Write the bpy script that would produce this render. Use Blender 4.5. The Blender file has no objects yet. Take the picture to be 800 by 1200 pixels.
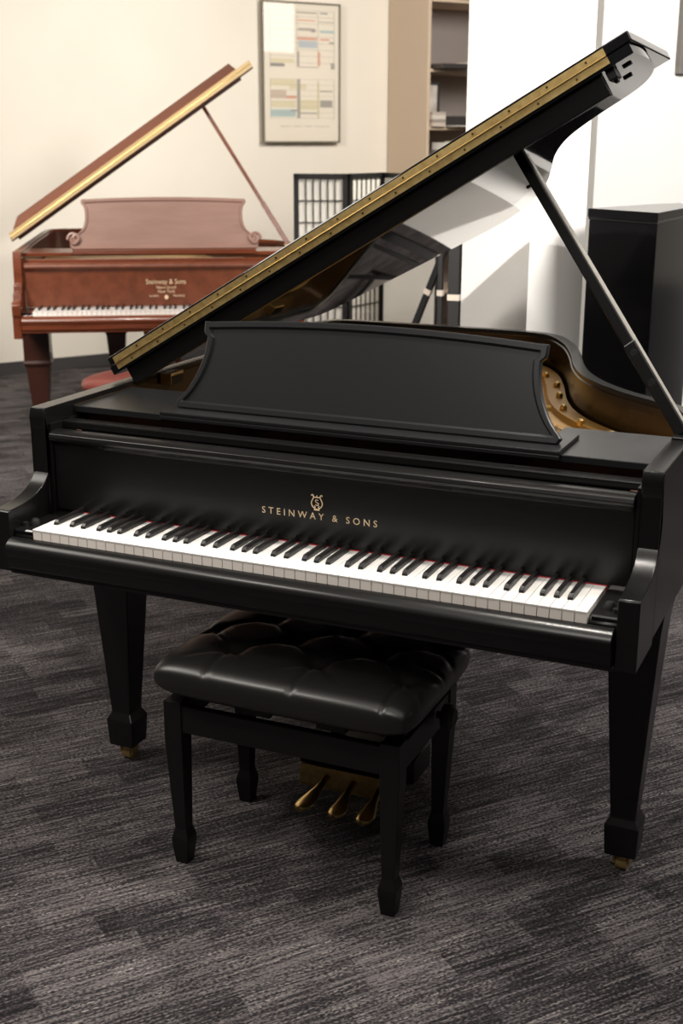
import bpy, bmesh, math, random
from mathutils import Vector, Matrix
random.seed(7)
R = math.radians
COL = bpy.context.scene.collection

# ------------------------------------------------------------------ materials
def mat(name, color, rough=.5, metal=0., coat=0., coat_rough=.1, spec=.5, noise=None, bump=None, emit=None):
    m = bpy.data.materials.new(name); m.use_nodes = True
    nt = m.node_tree; b = nt.nodes['Principled BSDF']
    b.inputs['Base Color'].default_value = (*color, 1)
    b.inputs['Roughness'].default_value = rough
    b.inputs['Metallic'].default_value = metal
    b.inputs['Specular IOR Level'].default_value = spec
    b.inputs['Coat Weight'].default_value = coat
    b.inputs['Coat Roughness'].default_value = coat_rough
    tc = nt.nodes.new('ShaderNodeTexCoord')
    if noise:                                     # (scale, second colour, (sx,sy,sz), detail)
        mp = nt.nodes.new('ShaderNodeMapping'); mp.inputs['Scale'].default_value = noise[2]
        nt.links.new(tc.outputs['Object'], mp.inputs['Vector'])
        n = nt.nodes.new('ShaderNodeTexNoise'); n.inputs['Scale'].default_value = noise[0]; n.inputs['Detail'].default_value = noise[3]
        nt.links.new(mp.outputs['Vector'], n.inputs['Vector'])
        r = nt.nodes.new('ShaderNodeValToRGB')
        r.color_ramp.elements[0].position = .35; r.color_ramp.elements[1].position = .65
        r.color_ramp.elements[0].color = (*color, 1); r.color_ramp.elements[1].color = (*noise[1], 1)
        nt.links.new(n.outputs['Fac'], r.inputs['Fac']); nt.links.new(r.outputs['Color'], b.inputs['Base Color'])
    if bump:                                      # (scale, strength, distance)
        n2 = nt.nodes.new('ShaderNodeTexNoise'); n2.inputs['Scale'].default_value = bump[0]; n2.inputs['Detail'].default_value = 4
        nt.links.new(tc.outputs['Object'], n2.inputs['Vector'])
        bp = nt.nodes.new('ShaderNodeBump'); bp.inputs['Strength'].default_value = bump[1]; bp.inputs['Distance'].default_value = bump[2]
        nt.links.new(n2.outputs['Fac'], bp.inputs['Height']); nt.links.new(bp.outputs['Normal'], b.inputs['Normal'])
    if emit:
        b.inputs['Emission Color'].default_value = (*emit[0], 1); b.inputs['Emission Strength'].default_value = emit[1]
    return m

EBONY = mat('ebony_satin', (.0075, .0072, .0072), .27, spec=.34)
EBONY_MATTE = mat('ebony_brushed', (.013, .0135, .0145), .36, spec=.33, bump=(260, .08, .001))
EBONY_GLOSS = mat('ebony_polish', (.008, .008, .009), .045, coat=.6, coat_rough=.02)
BLACK = mat('black_inside', (.006, .006, .006), .6)
INNER = mat('inner_rim_veneer', (.030, .015, .006), .24, spec=.35, noise=(3, (.018, .009, .004), (1, 1, 8), 3))
IVORY = mat('white_key_plastic', (.86, .84, .81), .22, coat=.2)
KEYFRONT_TINT = mat('key_front_light_tint', (.90, .83, .77), .4)  # ivory fronts; the warm tint of the light is put into the colour
BLACKKEY = mat('black_key', (.014, .013, .013), .32)
BRASS = mat('brass', (.68, .47, .18), .30, metal=1.)
BRASS_D = mat('aged_brass', (.66, .48, .20), .34, metal=.65, noise=(60, (.50, .34, .13), (1, 1, 1), 4))
GOLD = mat('gold_plate_paint', (.46, .25, .055), .42, metal=.35, bump=(300, .1, .001))
GOLDINK = mat('gold_lettering', (.80, .62, .40), .45, metal=.2)
COPPER = mat('copper_wood', (.30, .12, .04), .45)
FELT = mat('red_felt', (.45, .02, .03), .9)
STEEL = mat('steel', (.6, .6, .58), .3, metal=1.)
SCREW = mat('screw_head', (.10, .07, .03), .4, metal=1.)
LEATHER = mat('black_leather', (.012, .0113, .0105), .34, bump=(180, .06, .001))
BENCHWOOD = mat('bench_black', (.006, .006, .006), .40, spec=.3)
MAHOG = mat('mahogany', (.165, .042, .017), .26, noise=(4, (.115, .028, .011), (1, 1, 9), 5), coat=.3)
MAHOG_DK = mat('mahogany_dark', (.05, .016, .010), .28, coat=.3)
MAHOG_LT = mat('mahogany_faded', (.265, .150, .118), .38, noise=(5, (.23, .127, .098), (1, 1, 6), 5))
MAHOG_FALL = mat('mahogany_fallboard', (.170, .050, .024), .36, noise=(22, (.125, .036, .017), (1, 1, 1), 5))
REDSEAT = mat('oxblood_leather', (.19, .045, .035), .35)
CASTER_W = mat('pale_glass', (.55, .45, .42), .3)
FRAME_GREY = mat('grey_frame', (.17, .155, .14), .5)
FRAME_DK = mat('poster_frame', (.16, .14, .10), .45)
PAPER = mat('poster_paper', (.80, .74, .64), .6)
GLASSY = None
MATBOARD = mat('mat_board', (.88, .87, .85), .6)
SHOJI_FR = mat('shoji_black_frame', (.012, .011, .011), .5)
SHOJI_PAPER = mat('shoji_paper', (.80, .77, .70), .8)
SHELFWOOD = mat('beige_shelf', (.56, .44, .33), .6)
SHELFBACK = mat('grey_shelf_back', (.30, .265, .25), .7)
CABINET = mat('black_lacquer', (.005, .005, .006), .14, spec=.18)

def wall_mat(name, c):
    return mat(name, c, .85, noise=(2.0, tuple(x * .97 for x in c), (1, 1, 1), 3), bump=(90, .22, .004))
WALL = wall_mat('wall_cream', (.80, .745, .655))
COLM = wall_mat('column_white', (.84, .82, .79))
CEIL = mat('ceiling_grey', (.22, .21, .20), .9)
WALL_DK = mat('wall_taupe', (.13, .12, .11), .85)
BASEB = mat('baseboard_charcoal', (.045, .043, .043), .6)

def carpet_material():
    m = bpy.data.materials.new('carpet_tiles'); m.use_nodes = True
    nt = m.node_tree; N = nt.nodes; L = nt.links; b = N['Principled BSDF']
    b.inputs['Roughness'].default_value = .95; b.inputs['Specular IOR Level'].default_value = .15
    tc = N.new('ShaderNodeTexCoord')
    rot = N.new('ShaderNodeMapping'); rot.inputs['Rotation'].default_value = (0, 0, R(-51)); L.new(tc.outputs['Object'], rot.inputs['Vector'])
    def noise(scale_vec, scale, detail=2, rough=.5, warp=None):
        mp = N.new('ShaderNodeMapping'); mp.inputs['Scale'].default_value = scale_vec; L.new(rot.outputs['Vector'], mp.inputs['Vector'])
        n = N.new('ShaderNodeTexNoise'); n.inputs['Scale'].default_value = scale; n.inputs['Detail'].default_value = detail; n.inputs['Roughness'].default_value = rough
        L.new(mp.outputs['Vector'], n.inputs['Vector']); return n.outputs['Fac']
    def ramp(f, p0, p1, c0=(0, 0, 0, 1), c1=(1, 1, 1, 1)):
        r = N.new('ShaderNodeValToRGB'); r.color_ramp.elements[0].position = p0; r.color_ramp.elements[1].position = p1
        r.color_ramp.elements[0].color = c0; r.color_ramp.elements[1].color = c1; L.new(f, r.inputs['Fac']); return r.outputs['Color']
    def math_(op, a, bb, c=None):
        n = N.new('ShaderNodeMath'); n.operation = op
        for i, v in enumerate((a, bb, c)):
            if v is None: continue
            if isinstance(v, (int, float)): n.inputs[i].default_value = v
            else: L.new(v, n.inputs[i])
        return n.outputs[0]
    # rectangular patches inside each carpet tile (two brick lattices of different size)
    def brick(w, h, off, freq):
        mp = N.new('ShaderNodeMapping'); mp.inputs['Location'].default_value = (off, off * .37, 0); L.new(rot.outputs['Vector'], mp.inputs['Vector'])
        k = N.new('ShaderNodeTexBrick'); k.inputs['Scale'].default_value = 1; k.inputs['Brick Width'].default_value = w; k.inputs['Row Height'].default_value = h
        k.inputs['Mortar Size'].default_value = 0; k.inputs['Color1'].default_value = (0, 0, 0, 1); k.inputs['Color2'].default_value = (1, 1, 1, 1)
        k.inputs['Bias'].default_value = 0; k.offset = .37; k.offset_frequency = freq
        L.new(mp.outputs['Vector'], k.inputs['Vector']); return k.outputs['Color']
    b1 = brick(.17, .085, 0, 2); b2 = brick(.36, .125, 3.1, 3)
    patch = math_('MULTIPLY_ADD', b1, .55, math_('MULTIPLY', b2, .45))
    fine = noise((1.2, 26, 1), 5, 3, .65)           # long thin streaks
    mid = noise((.9, 9, 1), 5, 2)
    dots = noise((130, 210, 1), 1.0, 1)            # loop pile
    big = noise((1, 1, 1), 2.2, 2)
    streak = ramp(fine, .40, .62)
    light = ramp(noise((1.6, 36, 1), 4, 2), .56, .66)
    t = math_('MULTIPLY_ADD', patch, .46, math_('MULTIPLY', streak, .46))
    t = math_('ADD', t, math_('MULTIPLY', mid, .18))
    t = math_('MULTIPLY_ADD', big, .14, t)
    t = math_('MULTIPLY_ADD', math_('SUBTRACT', dots, .5), 1.3, t)
    base = N.new('ShaderNodeValToRGB'); L.new(t, base.inputs['Fac'])
    e = base.color_ramp.elements; e[0].position = .22; e[0].color = (.010, .0095, .010, 1); e[1].position = 1.05 if False else 1.0; e[1].color = (.150, .134, .134, 1)
    x = e.new(.55); x.color = (.034, .030, .033, 1)
    mx = N.new('ShaderNodeMix'); mx.data_type = 'RGBA'; L.new(base.outputs['Color'], mx.inputs[6]); mx.inputs[7].default_value = (.34, .31, .29, 1)
    L.new(math_('MULTIPLY', math_('MULTIPLY', light, patch), math_('MULTIPLY', ramp(dots, .45, .60), .9)), mx.inputs[0])
    L.new(mx.outputs[2], b.inputs['Base Color'])
    bp = N.new('ShaderNodeBump'); bp.inputs['Strength'].default_value = .5; bp.inputs['Distance'].default_value = .004
    L.new(math_('ADD', dots, math_('MULTIPLY', fine, .6)), bp.inputs['Height']); L.new(bp.outputs['Normal'], b.inputs['Normal'])
    return m
CARPET = carpet_material()

# ------------------------------------------------------------------ mesh helpers
def box(bm, x0, x1, y0, y1, z0, z1):
    v = [bm.verts.new((x, y, z)) for z in (z0, z1) for x, y in ((x0, y0), (x1, y0), (x1, y1), (x0, y1))]
    for f in ((3, 2, 1, 0), (4, 5, 6, 7), (0, 1, 5, 4), (1, 2, 6, 5), (2, 3, 7, 6), (3, 0, 4, 7)): bm.faces.new([v[i] for i in f])
def loft(bm, rings, caps=True, closed=True):
    vs = [[bm.verts.new(p) for p in r] for r in rings]
    n = len(vs[0])
    for a, b_ in zip(vs, vs[1:]):
        for i in range(n if closed else n - 1):
            j = (i + 1) % n; bm.faces.new((a[i], a[j], b_[j], b_[i]))
    if caps: bm.faces.new(vs[0][::-1]); bm.faces.new(vs[-1])
    return vs
def prism(bm, poly, axis, a, b_):                # poly in the two other axes
    def P(u, v, w): return {'x': (w, u, v), 'y': (u, w, v), 'z': (u, v, w)}[axis]
    loft(bm, [[P(u, v, a) for u, v in poly], [P(u, v, b_) for u, v in poly]])
def tube(bm, pts, rad, n=12, caps=True):
    pts = [Vector(p) for p in pts]; rads = rad if isinstance(rad, (list, tuple)) else [rad] * len(pts)
    rings = []; up = None
    for i, p in enumerate(pts):
        t = (pts[min(i + 1, len(pts) - 1)] - pts[max(i - 1, 0)]).normalized()
        if up is None: up = t.orthogonal().normalized()
        else: up = (up - t * up.dot(t)).normalized()
        s = t.cross(up)
        rings.append([p + (up * math.cos(k * math.tau / n) + s * math.sin(k * math.tau / n)) * rads[i] for k in range(n)])
    loft(bm, rings, caps)
def bar(bm, a, b_, w, h, up=(0, 0, 1)):          # square-section bar between two points
    a = Vector(a); b_ = Vector(b_); t = (b_ - a).normalized(); up = Vector(up); s = t.cross(up).normalized(); u = s.cross(t)
    loft(bm, [[q + s * i * w / 2 + u * j * h / 2 for i, j in ((-1, -1), (1, -1), (1, 1), (-1, 1))] for q in (a, b_)])
def catmull(pts, sub=6, closed=False):
    out = []; n = len(pts)
    for i in range(n if closed else n - 1):
        g = (lambda k: pts[k % n]) if closed else (lambda k: pts[max(0, min(n - 1, k))])
        p0, p1, p2, p3 = g(i - 1), g(i), g(i + 1), g(i + 2)
        for s in range(sub):
            t = s / sub
            out.append(tuple(.5 * ((2 * b_) + (-a + c) * t + (2 * a - 5 * b_ + 4 * c - d) * t * t + (-a + 3 * b_ - 3 * c + d) * t ** 3) for a, b_, c, d in zip(p0, p1, p2, p3)))
    if not closed: out.append(tuple(pts[-1]))
    return out
def offset(poly, d):                              # open polyline, offset to its right-hand side
    out = []
    for i, p in enumerate(poly):
        a = Vector(poly[max(i - 1, 0)]); b_ = Vector(poly[min(i + 1, len(poly) - 1)]); t = (b_ - a).normalized()
        out.append((p[0] + t.y * d, p[1] - t.x * d))
    return out
def obj(name, bm, m, parent=None, smooth=False, bevel=0, seg=2, angle=35):
    bmesh.ops.recalc_face_normals(bm, faces=bm.faces)
    me = bpy.data.meshes.new(name); bm.to_mesh(me); bm.free()
    for mm in (m if isinstance(m, (list, tuple)) else [m]): me.materials.append(mm)
    o = bpy.data.objects.new(name, me); COL.objects.link(o)
    if parent: o.parent = parent
    if smooth:
        for p in me.polygons: p.use_smooth = True
        me.set_sharp_from_angle(angle=R(angle))
    if bevel:
        md = o.modifiers.new('bevel', 'BEVEL'); md.width = bevel; md.segments = seg; md.limit_method = 'ANGLE'; md.angle_limit = R(30); md.harden_normals = False
    return o
def tag(o, label, cat, group=None):
    o['label'] = label; o['category'] = cat
    if group: o['group'] = group
    return o
def empty(name, loc=(0, 0, 0), rz=0):
    o = bpy.data.objects.new(name, None); COL.objects.link(o); o.location = loc; o.rotation_euler = (0, 0, rz); o.empty_display_size = .1
    return o
def NB(): return bmesh.new()
def clone(o, parent, loc=None):
    c = o.copy(); COL.objects.link(c); c.parent = parent
    if loc is not None: c.location = loc
    return c

# text as a flat raised mesh ------------------------------------------------
def text_mesh(name, s, size, m, parent, loc, spacing=1.0, yaw=0, align='CENTER', sx=1.0, rz=0):
    cu = bpy.data.curves.new(name, 'FONT'); cu.body = s; cu.size = size; cu.align_x = align; cu.space_character = spacing; cu.extrude = .0002; cu.resolution_u = 3
    t = bpy.data.objects.new(name + '_tmp', cu); COL.objects.link(t)
    dg = bpy.context.evaluated_depsgraph_get(); me = bpy.data.meshes.new_from_object(t.evaluated_get(dg))
    bpy.data.objects.remove(t); bpy.data.curves.remove(cu)
    for v in me.vertices: x, y, z = v.co; v.co = (x * sx, -z, y)     # stand it up, facing -y
    me.materials.clear(); me.materials.append(m)
    o = bpy.data.objects.new(name, me); COL.objects.link(o); o.location = loc; o.rotation_euler = (0, 0, rz)
    if parent: o.parent = parent
    return o

# ------------------------------------------------------------------ grand piano
W = .706; ZR = .966; XI = .666
RIM_R = [(.706, .142), (.706, .30), (.706, .50), (.697, .62), (.660, .730), (.598, .801), (.540, .851), (.490, .895), (.436, .955), (.388, 1.020), (.340, 1.108), (.297, 1.22), (.250, 1.376), (.203, 1.513), (.164, 1.60), (.110, 1.69), (.040, 1.740), (-.06, 1.757), (-.25, 1.757), (-.45, 1.757), (-.60, 1.752), (-.672, 1.725), (-.702, 1.655), (-.706, 1.55), (-.706, 1.0), (-.706, .50), (-.706, .142)]
RIM = catmull(RIM_R, 5)
LID = [(-.004, .50), (1.44, .50), (1.443, .60), (1.438, .68), (1.421, .755), (1.390, .812), (1.345, .843), (1.256, .868), (1.165, .920), (1.092, 1.036), (1.022, 1.216), (.97, 1.35), (.909, 1.482), (.838, 1.603), (.755, 1.700), (.665, 1.752), (.55, 1.766), (.40, 1.766), (.20, 1.766), (.06, 1.762), (.008, 1.72), (-.004, 1.64)]

def build_piano(S):
    """S: style dictionary. Keyboard front centre at the local origin, x right, y towards the tail."""
    root = empty(S['name'], S['loc'], S['rz']); case = S['case']
    # case: rim band + arms in one mesh
    bm = NB()
    outer = RIM
    inn = []
    o1 = offset(outer, -1)
    for (x, y), (ox, oy) in zip(outer, o1):
        th = .040 - .010 * max(0, min(1, (y - .45) / .25)); inn.append((x + (ox - x) * th, y + (oy - y) * th))
    rings = [[(ox, oy, .640), (ox, oy, ZR), (ix, iy, ZR), (ix, iy, .640)] for (ox, oy), (ix, iy) in zip(outer, inn)]
    loft(bm, rings)
    arm = S['arm']
    for s in (-1, 1):
        a, b_ = sorted((s * XI, s * W)); prism(bm, arm, 'x', a, b_)
    obj('case', bm, case, root, smooth=True, bevel=.0022, angle=40)
    # inner rim veneer
    bm = NB()
    inn2 = offset(inn, -.003)
    k0 = 3
    rings = [[(ax, ay, .70), (ax, ay, ZR - .012), (bx, by, ZR - .014), (bx, by, .70)] for (ax, ay), (bx, by) in zip(inn[k0:-2], inn2[k0:-2])]
    loft(bm, rings)
    obj('inner_rim', bm, S['inner'], root, smooth=True)
    # keybed, key slip
    bm = NB(); box(bm, -XI + .002, XI - .002, -.018, .62, .628, .668); obj('keybed', bm, case, root, bevel=.003)
    bm = NB(); prism(bm, [(-.008, .7085), (-.003, .7085), (-.003, .640), (-.022, .640), (-.026, .646), (-.026, .668), (-.032, .677), (-.034, .687), (-.030, .697), (-.020, .705)], 'x', -XI + .003, XI - .003)
    obj('key_slip', bm, case, root, smooth=True, bevel=.001)
    for s in (-1, 1):                              # key blocks with their screws
        a, b_ = sorted((s * .6135, s * (XI - .001)))
        bm = NB(); prism(bm, [(.005, .670), (.005, .708), (.012, .719), (.026, .723), (.20, .723), (.20, .670)], 'x', a, b_)
        kb = obj('key_block', bm, S['block'], root, smooth=True, bevel=.001)
        bm = NB(); tube(bm, [(s * .617, .012, .7175), (s * .664, .012, .7175)], .0065, 10); obj('highlight_rod', bm, EBONY_GLOSS, kb, smooth=True)  # glossy tube added so the block's front edge catches a highlight
        bm = NB(); tube(bm, [(s * .640, .050, .722), (s * .640, .050, .730), (s * .640, .050, .737)], [.011, .011, .007]); obj('screw_knob', bm, BLACK, kb, smooth=True)
        if not S.get('far'):
            bm = NB(); tube(bm, [(s * .655, .035, .722), (s * .655, .035, .731)], .006); obj('screw_knob', bm, BLACK, kb, smooth=True)
    # keys
    bm = NB(); box(bm, -.612, .612, .012, .24, .669, .702); obj('key_frame', bm, BLACK, root)
    bm = NB(); box(bm, -.612, .612, .1515, .1550, .700, .7303); obj('name_felt', bm, FELT if not S.get('far') else BLACK, root)
    wk = None; names = 'ABCDEFG'
    for i in range(52):
        x = -.611 + .0235 * (i + .5)
        if wk is None:
            bm = NB(); loft(bm, [[(-.01130, -.0005, .7255), (.01130, -.0005, .7255), (.01130, .151, .7255), (-.01130, .151, .7255)], [(-.01130, -.001, .7296), (.01130, -.001, .7296), (.01130, .151, .7296), (-.01130, .151, .7296)]])
            box(bm, -.0110, .0110, .0002, .150, .7045, .7255)
            wk = obj('white_key', bm, [S['ivory'], KEYFRONT_TINT], root, bevel=.0005, seg=1)
            for pl in wk.data.polygons[6:]: pl.material_index = 1
            wk.location.x = x
        else: clone(wk, root, (x, 0, 0))
    bk = None
    for i in range(51):
        if names[i % 7] in 'ACDFG':
            sh = {'A': .0025, 'C': -.003, 'D': .003, 'F': -.0035, 'G': 0}[names[i % 7]]
            x = -.611 + .0235 * (i + 1) + sh
            if bk is None:
                bm = NB(); loft(bm, [[(-.0056, .048, .7290), (.0056, .048, .7290), (.0056, .149, .7290), (-.0056, .149, .7290)], [(-.0053, .0495, .7350), (.0053, .0495, .7350), (.0053, .149, .7350), (-.0053, .149, .7350)], [(-.0043, .0555, .7405), (.0043, .0555, .7405), (.0043, .149, .7415), (-.0043, .149, .7415)]])
                bk = obj('black_key', bm, BLACKKEY, root, bevel=.0009); bk.location.x = x
            else: clone(bk, root, (x, 0, 0))
    # fallboard with rounded nose
    bm = NB()
    prism(bm, [(.1555, .7315), (.1555, .868), (.1535, .882), (.146, .890), (.137, .895), (.134, .902), (.137, .910), (.146, .915), (.165, .917), (.180, .914), (.184, .902), (.176, .880), (.176, .7315)], 'x', -.655, .655)
    fb = obj('fallboard', bm, S['fall'], root, smooth=True, bevel=.001)
    bm = NB(); box(bm, -XI, XI, .1925, .226, .912, .930); box(bm, -.63, .63, .226, .235, .900, .912); obj('fallboard_rail', bm, case, root, bevel=.003)
    for s in (-1, 1):
        bm = NB(); box(bm, *sorted((s * .657, s * .6655)), .15, .25, .668, .93); obj('end_strip', bm, S['block'], root, bevel=.001)
    S['letter'](fb)
    # music shelf and tray
    bm = NB()
    for s in (-1, 1):
        sx = sorted((s * .6635, s * .43)); box(bm, sx[0], sx[1], .250, .498, .938, .953)
    box(bm, -.43, .43, .262, .285, .938, .952)
    obj('music_shelf', bm, S['shelf'], root, bevel=.0015)
    cx = .030
    bm = NB(); box(bm, cx - .455, cx + .455, .236, .40, .9535, .9625); box(bm, cx - .455, cx + .455, .236, .242, .944, .9535)
    tray = obj('music_tray', bm, S['shelf'], root, bevel=.002)
    # music desk: shaped panel with moulded frame, leaning back
    prof = S['desk']                               # right-hand half outline, (u, v) from bottom centre up to top centre
    lean = S['lean']
    def D(u, v, w): return (cx + u, .283 + math.sin(lean) * v + math.cos(lean) * w, .964 + math.cos(lean) * v - math.sin(lean) * w)
    side = [p_ for p_ in prof if p_[1] <= S['vtop'] + 1e-6]; vt, arch = S['vtop'], S['arch']
    def U(v):
        for (a, va), (b_, vb) in zip(side, side[1:]):
            if va <= v <= vb and vb > va: return a + (b_ - a) * (v - va) / (vb - va)
        return side[-1][0]
    edge = [(0, .003), (.003, 0), (.013, 0), (.018, .0055), (.0195, .0055)]
    cols_ = [(-1, d_) for d_, _ in edge] + [(0, t_) for t_ in [-1 + 2 * k / 24 for k in range(1, 24)]] + [(1, d_) for d_, _ in edge[::-1]]
    rows_ = [(-1, d_) for d_, _ in edge] + [(0, k / 20) for k in range(1, 20)] + [(1, d_) for d_, _ in edge[::-1]]
    def dep(a, b_):
        g = lambda q: next(w_ for d_, w_ in edge if abs(d_ - q[1]) < 1e-9) if q[0] else .0055
        da = a[1] if a[0] else 1; db = b_[1] if b_[0] else 1
        return g(a) if da <= db else g(b_)
    bm = NB(); fr, bk_ = [], []
    for rw in rows_:
        rf, rb_ = [], []
        for cl in cols_:
            sgn = cl[0] * 1.0 if cl[0] else cl[1]
            top_ = vt + arch * (1 - sgn * sgn)
            v = rw[1] if rw[0] == -1 else (top_ - rw[1] if rw[0] == 1 else .0195 + (top_ - .039) * rw[1])
            uu = U(min(v, vt))
            u = cl[0] * (uu - cl[1]) if cl[0] else cl[1] * (uu - .0195)
            rf.append(bm.verts.new(D(u, v, dep(cl, rw)))); rb_.append(bm.verts.new(D(u, v, .016)))
        fr.append(rf); bk_.append(rb_)
    nr, nc = len(rows_), len(cols_)
    for a in range(nr - 1):
        for b_ in range(nc - 1):
            bm.faces.new((fr[a][b_], fr[a][b_ + 1], fr[a + 1][b_ + 1], fr[a + 1][b_])); bm.faces.new((bk_[a][b_], bk_[a + 1][b_], bk_[a + 1][b_ + 1], bk_[a][b_ + 1]))
    for a in range(nr - 1):
        for c_ in (0, nc - 1): bm.faces.new((fr[a][c_], fr[a + 1][c_], bk_[a + 1][c_], bk_[a][c_]))
    for b_ in range(nc - 1):
        for a in (0, nr - 1): bm.faces.new((fr[a][b_], fr[a][b_ + 1], bk_[a][b_ + 1], bk_[a][b_]))
    dk = obj('music_desk', bm, S['deskmat'], root, smooth=True, angle=25)
    if S.get('ears'):
        for s in (-1, 1):
            bm = NB()
            pts = [(s * (.452 + .030 * (1 - k / 22) * math.cos(k * .5)), .055 + .030 * (1 - k / 22) * math.sin(k * .5)) for k in range(20)]
            tube(bm, [D(u, v - .015, -.004) for u, v in pts], .0075, 8)
            tube(bm, [D(u - s * .012, v - .015, -.004) for u, v in [(s * (.452 + .014 * math.cos(k * .5)), .060 + .014 * math.sin(k * .5)) for k in range(13)]], .009, 8)
            obj('carved_scroll', bm, MAHOG_DK if False else S['deskmat'], dk, smooth=True)
    # plate, soundboard
    bm = NB()
    ins = [p for p in offset(inn2, -.010)]
    ins = [p for p in ins if p[1] > .50 and min(math.hypot(p[0] - q[0], p[1] - q[1]) for q in RIM) > .042]
    prism(bm, ins, 'z', .842, .862)
    pl = obj('iron_plate', bm, GOLD, root, smooth=True, bevel=.002)
    if not S.get('far'):
        # raised flange that follows the bent side
        flange = [p for p in ins if p[0] > -.1 and p[1] > .76]
        fo = flange; fi = offset(flange, -.050)
        bm = NB()
        for k in range(len(fo) - 1): pass
        loft(bm, [[(a[0], a[1], .860), (a[0], a[1], .872), (b_[0], b_[1], .876), (b_[0] - .008, b_[1], .860)] for a, b_ in zip(fo, fi)])
        obj('plate_flange', bm, GOLD, pl, smooth=True)
        bm = NB()
        for k in range(4):
            x0 = -.50 + k * .20
            bar(bm, (x0, .50, .872), (x0 * .55 - .08, 1.60, .872), .022, .022)
        bar(bm, (-.35, 1.09, .866), (.27, 1.09, .866), .014, .012)
        obj('plate_rib', bm, GOLD, pl, bevel=.004)
        for x, y, rx, ry in ((.285, .870, .036, .030), (.225, .950, .022, .018), (.16, .88, .035, .028), (.355, .80, .024, .018), (.0, .95, .04, .03)):
            bm = NB()
            c = [(x + rx * math.cos(t), y + ry * math.sin(t)) for t in [i * math.tau / 28 for i in range(28)]]
            ci = [(x + rx * .68 * math.cos(t), y + ry * .68 * math.sin(t)) for t in [i * math.tau / 28 for i in range(28)]]
            loft(bm, [[(a, b_, .862) for a, b_ in c], [(a, b_, .872) for a, b_ in c], [(a, b_, .872) for a, b_ in ci], [(a, b_, .863) for a, b_ in ci]], caps=False)
            rg = obj('plate_boss', bm, GOLD, pl, smooth=True)
            bm = NB(); prism(bm, ci, 'z', .8622, .8632); obj('plate_opening', bm, COPPER, rg)
        for x, y in ((.125, 1.480), (.193, 1.345), (.238, 1.200), (.290, 1.040), (.372, .890), (.47, .79), (.04, 1.60)):
            bm = NB(); tube(bm, [(x, y, .870), (x, y, .886)], .0105, 6); tube(bm, [(x, y, .885), (x, y, .889)], [.009, .006], 8)
            obj('plate_bolt', bm, BRASS, pl, bevel=.001)
        bm = NB()
        for i in range(70):
            t_ = i / 69; x = .56 - 1.10 * t_
            yb = .80 + .86 * min(1, t_ * 1.35) ** .9; xb = x * .62 - .06
            if i % 2 == 0 or t_ < .8: tube(bm, [(x, .57, .889), (xb, yb, .889)], .0006 + .0010 * t_, 5)
        o = obj('string', bm, STEEL, root); o['kind'] = 'stuff'
        # tuning pins and the front of the action seen through the slot under the desk
        bm = NB()
        for i in range(88):
            x = -.60 + i * 1.2 / 87; y = .53 + .014 * (i % 3)
            tube(bm, [(x, y, .860), (x, y, .882)], .003, 6)
        o = obj('tuning_pin', bm, STEEL, pl); o['kind'] = 'stuff'
        bm = NB(); box(bm, -.655, .655, .290, .330, .838, .9375); box(bm, -.655, .655, .236, .258, .78, .90); obj('pin_block', bm, mat('action_wood_dark', (.045, .02, .010), .5, noise=(9, (.16, .06, .02), (1, 1, 1), 3)), root, bevel=.004)
    # hinge catches on the left wall of the rim
    for y in ((.66, 1.35) if not S.get('far') else ()):
        bm = NB(); box(bm, -.665, -.634, y - .03, y + .03, .935, .9655); h = obj('lid_hinge_block', bm, case, root, bevel=.001)
        bm = NB(); box(bm, -.6635, -.633, y - .0315, y - .030, .937, .966); box(bm, -.634, -.6325, y - .031, y + .03, .96, .967); obj('hinge_plate', bm, BRASS_D, h)
    # lid -------------------------------------------------------------------
    tf, ts, x0, z0 = S['lid']
    def L(u, y, w):
        t = R(tf - ts * (y - .50)); return (x0 + u * math.cos(t) - w * math.sin(t), y, z0 + u * math.sin(t) + w * math.cos(t))
    right = catmull(LID[1:17], 5)                  # free edge from the front corner round to the tail
    def uright(y):
        for (ua_, ya_), (ub_, yb_) in zip(right, right[1:]):
            if ya_ <= y <= yb_ and yb_ > ya_: return ua_ + (ub_ - ua_) * (y - ya_) / (yb_ - ya_)
        return right[-1][0]
    ys = [p[1] for p in right if p[1] <= 1.7655]; yy = []
    for y in ys:
        if not yy or y - yy[-1] > .0015: yy.append(y)
    def uleft(y): return -.004 if y < 1.70 else -.004 + .05 * ((y - 1.70) / .066) ** 2.5
    NU = 36
    bm = NB(); gt, gb = [], []
    for y in yy:
        a, b_ = uleft(y), uright(y)
        gb.append([bm.verts.new(L(a + (b_ - a) * k / NU, y, 0)) for k in range(NU + 1)])
        gt.append([bm.verts.new(L(a + (b_ - a) * k / NU, y, .021)) for k in range(NU + 1)])
    for r0, r1 in zip(range(len(yy) - 1), range(1, len(yy))):
        for k in range(NU):
            bm.faces.new((gb[r0][k], gb[r0][k + 1], gb[r1][k + 1], gb[r1][k])); bm.faces.new((gt[r0][k], gt[r1][k], gt[r1][k + 1], gt[r0][k + 1]))
        bm.faces.new((gb[r0][0], gb[r1][0], gt[r1][0], gt[r0][0])); bm.faces.new((gb[r0][NU], gt[r0][NU], gt[r1][NU], gb[r1][NU]))
    for k in range(NU):
        bm.faces.new((gb[0][k], gt[0][k], gt[0][k + 1], gb[0][k + 1])); bm.faces.new((gb[-1][k], gb[-1][k + 1], gt[-1][k + 1], gt[-1][k]))
    lid = obj('lid', bm, S['lidmat'], root, smooth=True, angle=30)
    # flap folded back on top of the lid
    tilt = R(S['tilt'])
    def F(u, s, w):                                # s: distance from the hinge line, w: thickness upwards
        y = .50 + s * math.cos(tilt) - w * math.sin(tilt)
        return L(u, y, .0235 + s * math.sin(tilt) + w * math.cos(tilt))
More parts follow.
